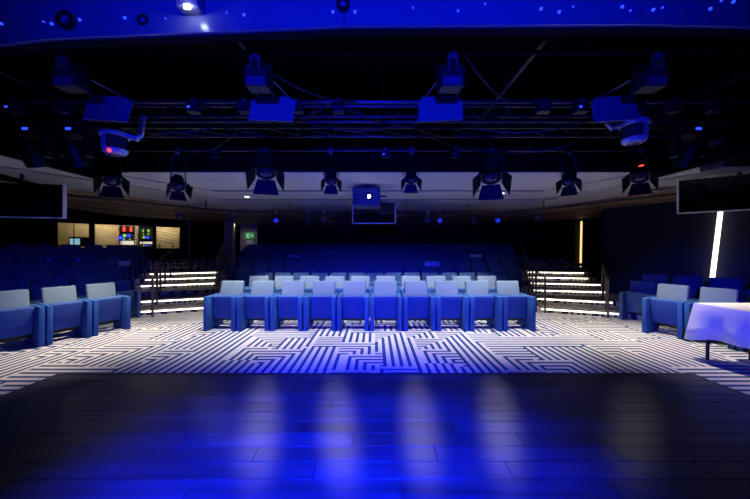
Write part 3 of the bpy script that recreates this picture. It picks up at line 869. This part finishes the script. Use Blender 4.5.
for i, (x_, y_, ln) in enumerate(((-5.0, 7.4, 'lens_glass'), (-4.1, 8.35, 'lens_glass'), (-2.9, 8.5, 'lens_blue'), (-1.95, 8.5, 'lens_glass'), (-1.5, 8.5, 'lens_glass'), (1.55, 8.5, 'lens_glass'), (1.9, 8.5, 'lens_blue'), (2.9, 8.5, 'lens_glass'), (3.6, 8.5, 'lens_blue'), (4.5, 8.0, 'lens_glass'))):
    fresnel(['small black spotlight with a dark lens on the bent lighting rail', 'small black spotlight with a blue glowing lens on the bent lighting rail'][ln == 'lens_blue'], (x_, y_, 2.50), (x_ * 0.3, 2.5, 0.6), 0.075, 0.17, ln, (0, 0, 0, 0), 2.74, 0, 0.1, 'spotlights with %s lenses on the lighting rail' % ('blue' if ln == 'lens_blue' else 'dark'), 'spotlight')

# recessed ceiling fittings
def downlight(x, y, lit, label):
    Y = F * (CZ - EYE) / (249.5 - y)
    X = (x - 375) / F * Y
    o = thing('ceiling_fitting', label, 'ceiling light', (X, Y, CZ))
    MB().lathe([(0.05, 0.0), (0.105, 0.0), (0.10, -0.014), (0.055, -0.012)], 20).build('ring', 'white_plastic', o)
    MB().lathe([(0, -0.018), (0.055, -0.010), (0.05, 0.0)], 20).build('disc', 'downlight' if lit else 'white_plastic', o)
downlight(247, 196.5, True, 'round lit downlight over the control room side stairs')
downlight(502, 193, True, 'round lit downlight near the closed barn door lamp')
downlight(338, 204.5, False, 'round unlit ceiling fitting beside the projector')
downlight(313, 203, False, 'small unlit ceiling fitting above the second centre row')
downlight(212, 181.5, False, 'flat unlit ceiling fitting near the turned barn door lamp')
def grille(x, y, label):
    Y = F * (CZ - EYE) / (249.5 - y); X = (x - 375) / F * Y
    o = thing('ceiling_vent', label, 'vent', (X, Y, CZ))
    MB().box(-0.2, 0.2, -0.2, 0.2, -0.02, 0.0, 0.006).build('plate', 'white_plastic', o)
    for i in range(5):
        MB().box(-0.16, 0.16, -0.15 + i * 0.07, -0.12 + i * 0.07, -0.026, -0.02).build('slat', 'steel', o)
grille(551, 198, 'square white vent in the ceiling above the stairs by the amber strip')
grille(661, 188, 'square white vent in the ceiling next to the monitor by the navy wall')

# cables swagged through the rigging
def cable(label, a, b, sag, r=0.009, m='rig_metal'):
    a = Vector(a); b = Vector(b)
    pts = []
    for i in range(17):
        t = i / 16
        p = a.lerp(b, t); p.z -= sag * 4 * t * (1 - t)
        pts.append(p)
    tag(MB().path(pts, r, 6).build('cable', m, None, True), label, 'cable', 'cables slung in the rigging')
cab = 'thin black cable slung between the rigging pipes'
for a, b, s in (((-4.3, 3.42, 3.4), (-2.2, 4.1, 3.38), 0.22), ((-2.2, 4.1, 3.38), (-0.5, 3.42, 3.38), 0.18), ((-0.5, 3.42, 3.38), (1.3, 4.1, 3.38), 0.15),
                ((1.3, 4.1, 3.38), (3.1, 3.42, 3.38), 0.20), ((3.1, 3.42, 3.38), (4.3, 4.1, 3.38), 0.2), ((-3.2, 4.86, 3.3), (-1.9, 4.1, 3.36), 0.16),
                ((2.0, 4.86, 3.3), (3.3, 4.1, 3.36), 0.16), ((-1.2, 2.62, 3.42), (-0.2, 3.42, 3.38), 0.12), ((0.8, 2.62, 3.42), (1.7, 3.42, 3.38), 0.12), ((-0.9, 3.72, 3.28), (0.4, 3.72, 3.28), 0.12), ((0.5, 4.1, 3.38), (2.3, 4.86, 3.3), 0.15)):
    cable(cab, a, b, s)

# small clutter on the pipes: junction boxes and clamps
for i in range(16):
    x_ = -4.2 + i * 0.55 + random.uniform(-0.15, 0.15)
    y_, z_ = random.choice(((3.42, PIPEZ - 0.04), (4.09, 3.36), (4.86, 3.30)))
    if y_ == 4.86:
        lamps_x = [(lx - 375) / F * FY for _, lx, _, _, _ in fl]
        if min(abs(x_ - q) for q in lamps_x) < 0.32: y_, z_ = 3.42, PIPEZ - 0.04
    o = thing('junction_box', 'small black power box %s clamped on a rigging pipe' % ('with a blue light' if i % 4 == 0 else 'without light'), 'power box', (x_, y_, z_), 0, 'power boxes %s on the rigging pipes' % ('with a blue light' if i % 4 == 0 else 'without light'))
    MB().box(-0.07, 0.07, -0.05, 0.05, -0.13, -0.02, 0.006).build('case', 'rig_metal', o)
    MB().box(-0.02, 0.02, -0.035, 0.035, -0.03, 0.035, 0.004).build('clamp', 'steel', o)
    MB().box(-0.05, -0.02, -0.055, -0.049, -0.09, -0.07).build('indicator', 'led_blue' if i % 4 == 0 else 'steel', o)

# clamps on the glossy header, then a lamp reflection modelled in it
for i, (x_, y_, r_) in enumerate(((-2.45, 1, 0.07), (-1.83, 2, 0.045), (-0.24, -3, 0.05))):
    p = px(375 + x_ * F / 2.12, y_, 2.12)
    o = thing('header_clamp', ['wide black clamp on the glossy header near its dark end', 'round black clamp on the glossy header, between two others', 'black clamp on the joint in the middle of the glossy header'][i], 'clamp', (p.x, 2.20 + (0.11 if i < 2 else 0), p.z))
    MB().lathe([(r_ * 0.55, -0.03), (r_, -0.03), (r_, 0.03), (r_ * 0.55, 0.03), (r_ * 0.55, -0.03)], 16, Matrix.Rotation(R(90), 4, 'X')).build('ring', 'black_metal', o)
    MB().lathe([(0, -0.02), (r_ * 0.5, -0.02), (r_ * 0.5, 0.02), (0, 0.02)], 14, Matrix.Rotation(R(90), 4, 'X')).build('bolt', 'header_gloss', o)
o = thing('header_reflection', 'bright lamp reflection in the glossy header, modelled as a small glowing box', 'lamp', px(189, 4, 2.2))  # no fitting here: a mirrored lamp, modelled as a solid glowing box
MB().box(-0.09, 0.09, -0.03, 0.06, -0.04, 0.2, 0.01).build('housing', 'header_gloss', o)
MB().box(-0.01, 0.03, -0.045, -0.03, -0.065, -0.035).build('lamp', 'lens_lit', o)  # glow standing in for the bright spot of the reflection
for i in range(3):
    MB().box(-0.055 + i * 0.03, -0.04 + i * 0.03, -0.04, -0.03, 0.02, 0.035).build('indicator', 'led_red', o)  # red glow standing in for the reflection's pink specks
# glowing blue dots standing in for lamp reflections along the header
for x_, y_ in ((2, 24), (44, 22), (52, 24), (73, 25), (80, 20), (125, 18), (166, 19), (227, 13), (244, 15), (333, 12), (355, 12), (413, 8), (458, 11), (485, 4), (541, 9), (559, 12), (573, 7), (622, 7), (630, 11), (653, 10), (662, 8), (721, 1), (733, 2), (710, 9)):
    X = (x_ - 375) / F * 2.2
    yh = None
    for a_, b_ in zip(hp[:-1], hp[1:]):
        # intersection of the sight direction with the header face
        k = (x_ - 375) / F
        t = (k * a_.y - a_.x) / ((b_.x - a_.x) - k * (b_.y - a_.y))
        if 0 <= t <= 1: yh = a_.y + (b_.y - a_.y) * t; break
    if yh is None: continue
    p = px(x_, y_, yh)
    rr = random.choice((0.006, 0.008, 0.012))
    tag(MB().lathe([(0, -0.012), (rr * 0.7, -0.009), (rr, 0), (rr, 0.004)], 8, Matrix.Translation((p.x, p.y - 0.001, p.z)) @ Matrix.Rotation(R(-90), 4, 'X')).build('reflection_dot', 'led_blue'), 'tiny blue lamp reflection on the glossy header, modelled as a glowing dot', 'indicator', 'blue dots on the header')

# ------------------------------------------------------------------ signs among the seats
def sign(label, c, wid, hei, down, m='paper', rz=0.0):
    o = thing('seat_sign', label, 'sign', c, rz)
    MB().box(-wid / 2, wid / 2, -0.01, 0.01, -hei / 2, hei / 2, 0.003).build('plate', m, o)
    MB().tube((0, 0, -hei / 2), (0, 0, -hei / 2 - down), 0.012, 6).build('stem', 'steel', o)
mat('sign_grey', (0.62, 0.60, 0.66), 0.6, 0, 0.05, 20)
mat('sign_blue', (0.22, 0.45, 0.70), 0.6, 0, 0.05, 20)
def centre_sign(label, x, y, k, wid, hei, m):
    c = px(x, y, 7.6 + 0.8 * k + 0.12)
    sign(label, c, wid, hei, c.z - hei / 2 - S * (k + 1), m)
def side_sign(label, x, y, k, wid, hei, m):
    q = BL(k) + Vector((-0.885, 0.466)) * 0.05
    r_ = (x - 375) / F
    t = (r_ * q.y - q.x) / (UL.x - r_ * UL.y)
    p = q + UL * t
    c = px(x, y, p.y)
    sign(label, c, wid, hei, c.z - hei / 2 - S * (k + 1), m, R(62))
side_sign('small grey plate on a stem above the control room side seats, nearer the stairs', 119, 263.5, 3, 0.56, 0.14, 'sign_grey')
side_sign('small blue plate above the control room side seats, below the monitor', 64, 260, 4, 0.68, 0.13, 'sign_blue')
centre_sign('small grey plate among the raked centre rows, nearest the exit sign', 294, 257, 4, 0.44, 0.14, 'sign_grey')
centre_sign('small grey plate among the raked centre rows, next to the projector', 330, 254, 5, 0.42, 0.12, 'sign_grey')
centre_sign('small blue plate among the raked centre rows', 432, 264, 2, 0.47, 0.16, 'sign_blue')
centre_sign('small grey plate among the raked centre rows, near the amber strip stairs', 476, 256, 4, 0.45, 0.12, 'sign_grey')

# ------------------------------------------------------------------ control room furniture, seen through its windows
def bt(xpx): return on_booth(xpx)
rzb = math.atan2(bd.y, bd.x)
def booth_loc(xpx, z, back):
    # walk on behind the wall along the sight line
    k = (xpx - 375) / F
    a = bw0 + nb * back
    t = (k * a.y - a.x) / (bd.x - k * bd.y)
    p = a + bd * t
    return (p.x, p.y, z)
def rack(label, xpx, wid, mods):
    o = thing('equipment_rack', label, 'equipment rack', booth_loc(xpx, 0.92, 1.3), rzb)
    MB().box(-wid / 2, -wid / 2 + 0.03, -0.25, 0.25, 0, 1.98).box(wid / 2 - 0.03, wid / 2, -0.25, 0.25, 0, 1.98).box(-wid / 2, wid / 2, 0.22, 0.25, 0, 1.98).box(-wid / 2, wid / 2, -0.25, 0.25, 1.95, 1.98).build('cabinet', 'rack_face', o)
    z = 0.55
    for h_, kind in mods:
        f_ = MB().box(-wid / 2 + 0.035, wid / 2 - 0.035, -0.24, 0.1, z, z + h_ - 0.012).build('module', 'rack_face' if kind != 'k' else 'black_metal', o)
        if kind == 'r':
            for s in (-0.12, 0.12): MB().box(s - 0.035, s + 0.035, -0.252, -0.24, z + 0.02, z + h_ - 0.03).build('display', 'led_red', f_)
        if kind == 'b':
            MB().box(-0.02, 0.10, -0.252, -0.24, z + 0.03, z + h_ - 0.04).build('display', 'led_blue', f_)
            MB().box(-0.15, -0.06, -0.252, -0.24, z + 0.03, z + h_ - 0.05).build('display', 'led_green', f_)
        if kind == 'g':
            for s in (-0.16, 0.05): MB().box(s, s + 0.06, -0.252, -0.24, z + 0.03, z + h_ - 0.05).build('display', 'led_green', f_)
        if kind == 'p':
            MB().box(-wid / 2 + 0.06, wid / 2 - 0.07, -0.252, -0.24, z + 0.02, z + h_ - 0.03).build('display', 'led_pale', f_)
        z += h_
    for i in range(9):
        MB().box(wid / 2 - 0.028, wid / 2 - 0.004, -0.262, -0.25, 0.7 + i * 0.13, 0.76 + i * 0.13).build('socket', 'led_pale', o)
rack('tall equipment rack with red displays seen through the control room window', 127.5, 0.58, [(0.17, 'k'), (0.10, 'g'), (0.10, 'k'), (0.22, 'p'), (0.12, 'g'), (0.20, 'b'), (0.06, 'k'), (0.26, 'r'), (0.06, 'p')])
rack('open equipment rack with blue displays beside the rack with red displays', 146.0, 0.58, [(0.20, 'p'), (0.12, 'k'), (0.10, 'b'), (0.14, 'p'), (0.10, 'k'), (0.18, 'b'), (0.12, 'g'), (0.20, 'g')])
for xpx, wid, lab in ((73, 1.0, 'short dark desk under the computer screen in the control room'), (118, 1.35, 'long dark desk in front of the control room racks'), (168, 1.1, 'short dark desk with white bottles in the control room')):
    o = thing('desk', lab, 'desk', booth_loc(xpx, 0.92, 0.42), rzb)
    MB().box(-wid / 2, wid / 2, -0.27, 0.27, 0.70, 0.74).build('desktop', 'booth_trim', o)
    for x_ in (-wid / 2 + 0.06, wid / 2 - 0.06):
        MB().box(x_ - 0.03, x_ + 0.03, -0.25, 0.25, 0, 0.70).build('leg', 'black_metal', o)
o = thing('computer_monitor', 'computer screen glowing pale cyan on the control room desk', 'computer monitor', booth_loc(79.5, 1.66, 0.45), rzb + R(-8))
MB().box(-0.30, 0.30, -0.03, 0.03, 0.10, 0.48, 0.01).build('housing', 'black_metal', o)
MB().box(-0.27, 0.02, -0.036, -0.03, 0.13, 0.42).build('screen', 'monitor_glow', o)
MB().box(-0.03, 0.03, -0.02, 0.02, 0.0, 0.12).box(-0.1, 0.1, -0.08, 0.08, 0, 0.015).build('stand', 'black_metal', o)
o = thing('storage_box', 'bright red box on the desk in the control room corner', 'box', booth_loc(60.5, 1.66, 0.3), rzb)
MB().box(-0.20, 0.17, -0.1, 0.1, 0.0, 0.13, 0.006).build('body', 'red_plastic', o)
MB().box(0.17, 0.19, -0.1, 0.1, 0.0, 0.13).build('end_cap', 'paper', o)
def bottle(label, xpx, back, h, r):
    tag(MB().lathe([(0, 0), (r, 0), (r, h * 0.6), (r * 0.4, h * 0.75), (r * 0.4, h), (0, h)], 14).build('bottle', 'paper', None, True), label, 'bottle', None).location = booth_loc(xpx, 1.66, back)
bottle('slim white bottle on the control room desk, near the racks', 157.6, 0.3, 0.32, 0.06)
bottle('tall white bottle on the control room desk, near the slanted lines', 172.5, 0.35, 0.36, 0.055)
bottle('stout white bottle on the control room desk at the end of the window', 178.2, 0.35, 0.18, 0.07)
for i in range(4):
    a = Vector(booth_loc(158, 2.62 - 0.14 * i, 1.85)); b = Vector(booth_loc(179.5, 2.42 - 0.16 * i, 1.85))
    tag(MB().tube(a, b, 0.012, 6).build('conduit', 'paper'), 'pale slanted conduit on the back wall of the control room', 'conduit', 'slanted conduits in the control room')
a = Vector(booth_loc(163.5, 2.15, 1.1)); b = Vector(booth_loc(177, 2.15, 0.9))
o = thing('shelf', 'pale narrow shelf edge behind the bottles in the control room', 'shelf', tuple((a + b) / 2), rzb)
MB().box(-0.45, 0.45, -0.1, 0.1, -0.26, -0.23).build('board', 'paper', o)
for s in (-0.42, 0.42): MB().box(s - 0.02, s + 0.02, -0.1, 0.1, -1.23, -0.26).build('support', 'black_metal', o)

# ------------------------------------------------------------------ exit corner at the head of the stairs
o = thing('exit_sign', 'green exit sign with a running figure above the notice', 'sign', px(249.5, 235.5, 15.0))
MB().box(-0.24, 0.24, 0, 0.05, -0.16, 0.16, 0.01).build('case', 'exit_green', o)
MB().box(-0.13, -0.02, -0.006, 0, 0.06, 0.10).box(-0.12, -0.06, -0.006, 0, -0.03, 0.06).box(-0.15, -0.10, -0.006, 0, -0.11, -0.03).box(-0.06, 0.0, -0.006, 0, -0.11, -0.06).build('figure', 'exit_white', o)
MB().prism([(0.05, -0.02), (0.05, 0.02), (0.13, 0.02), (0.13, 0.06), (0.20, 0.0), (0.13, -0.06), (0.13, -0.02)], 0, 0.006, Matrix.Rotation(R(90), 4, 'X')).build('arrow', 'exit_white', o)
tag(MB().box(-0.17, 0.17, 0, 0.01, -0.22, 0.20).build('paper_notice', 'paper'), 'pale paper notice below the green exit sign', 'notice').location = px(249.5, 244, 15.05)
a = px(240, 229, 15.06); b = px(257, 229, 15.06)
struct(MB().box(px(240.5, 0, 15.1).x, px(257.5, 0, 15.1).x, 15.06, 15.2, 0.9, 2.95).build('wall_exit', 'beige_wall'))
struct(MB().box(px(224, 0, 13.6).x, px(231, 0, 13.6).x, 13.6, 14.0, 0.6, 2.95).build('wall_column', 'beige_wall'))
spot('exit_lamp', (px(236, 0, 14).x, 13.9, 2.9), (px(246, 0, 15).x, 15.0, 1.0), 10, (1.0, 0.85, 0.6), 110, 0.8, 0.04)
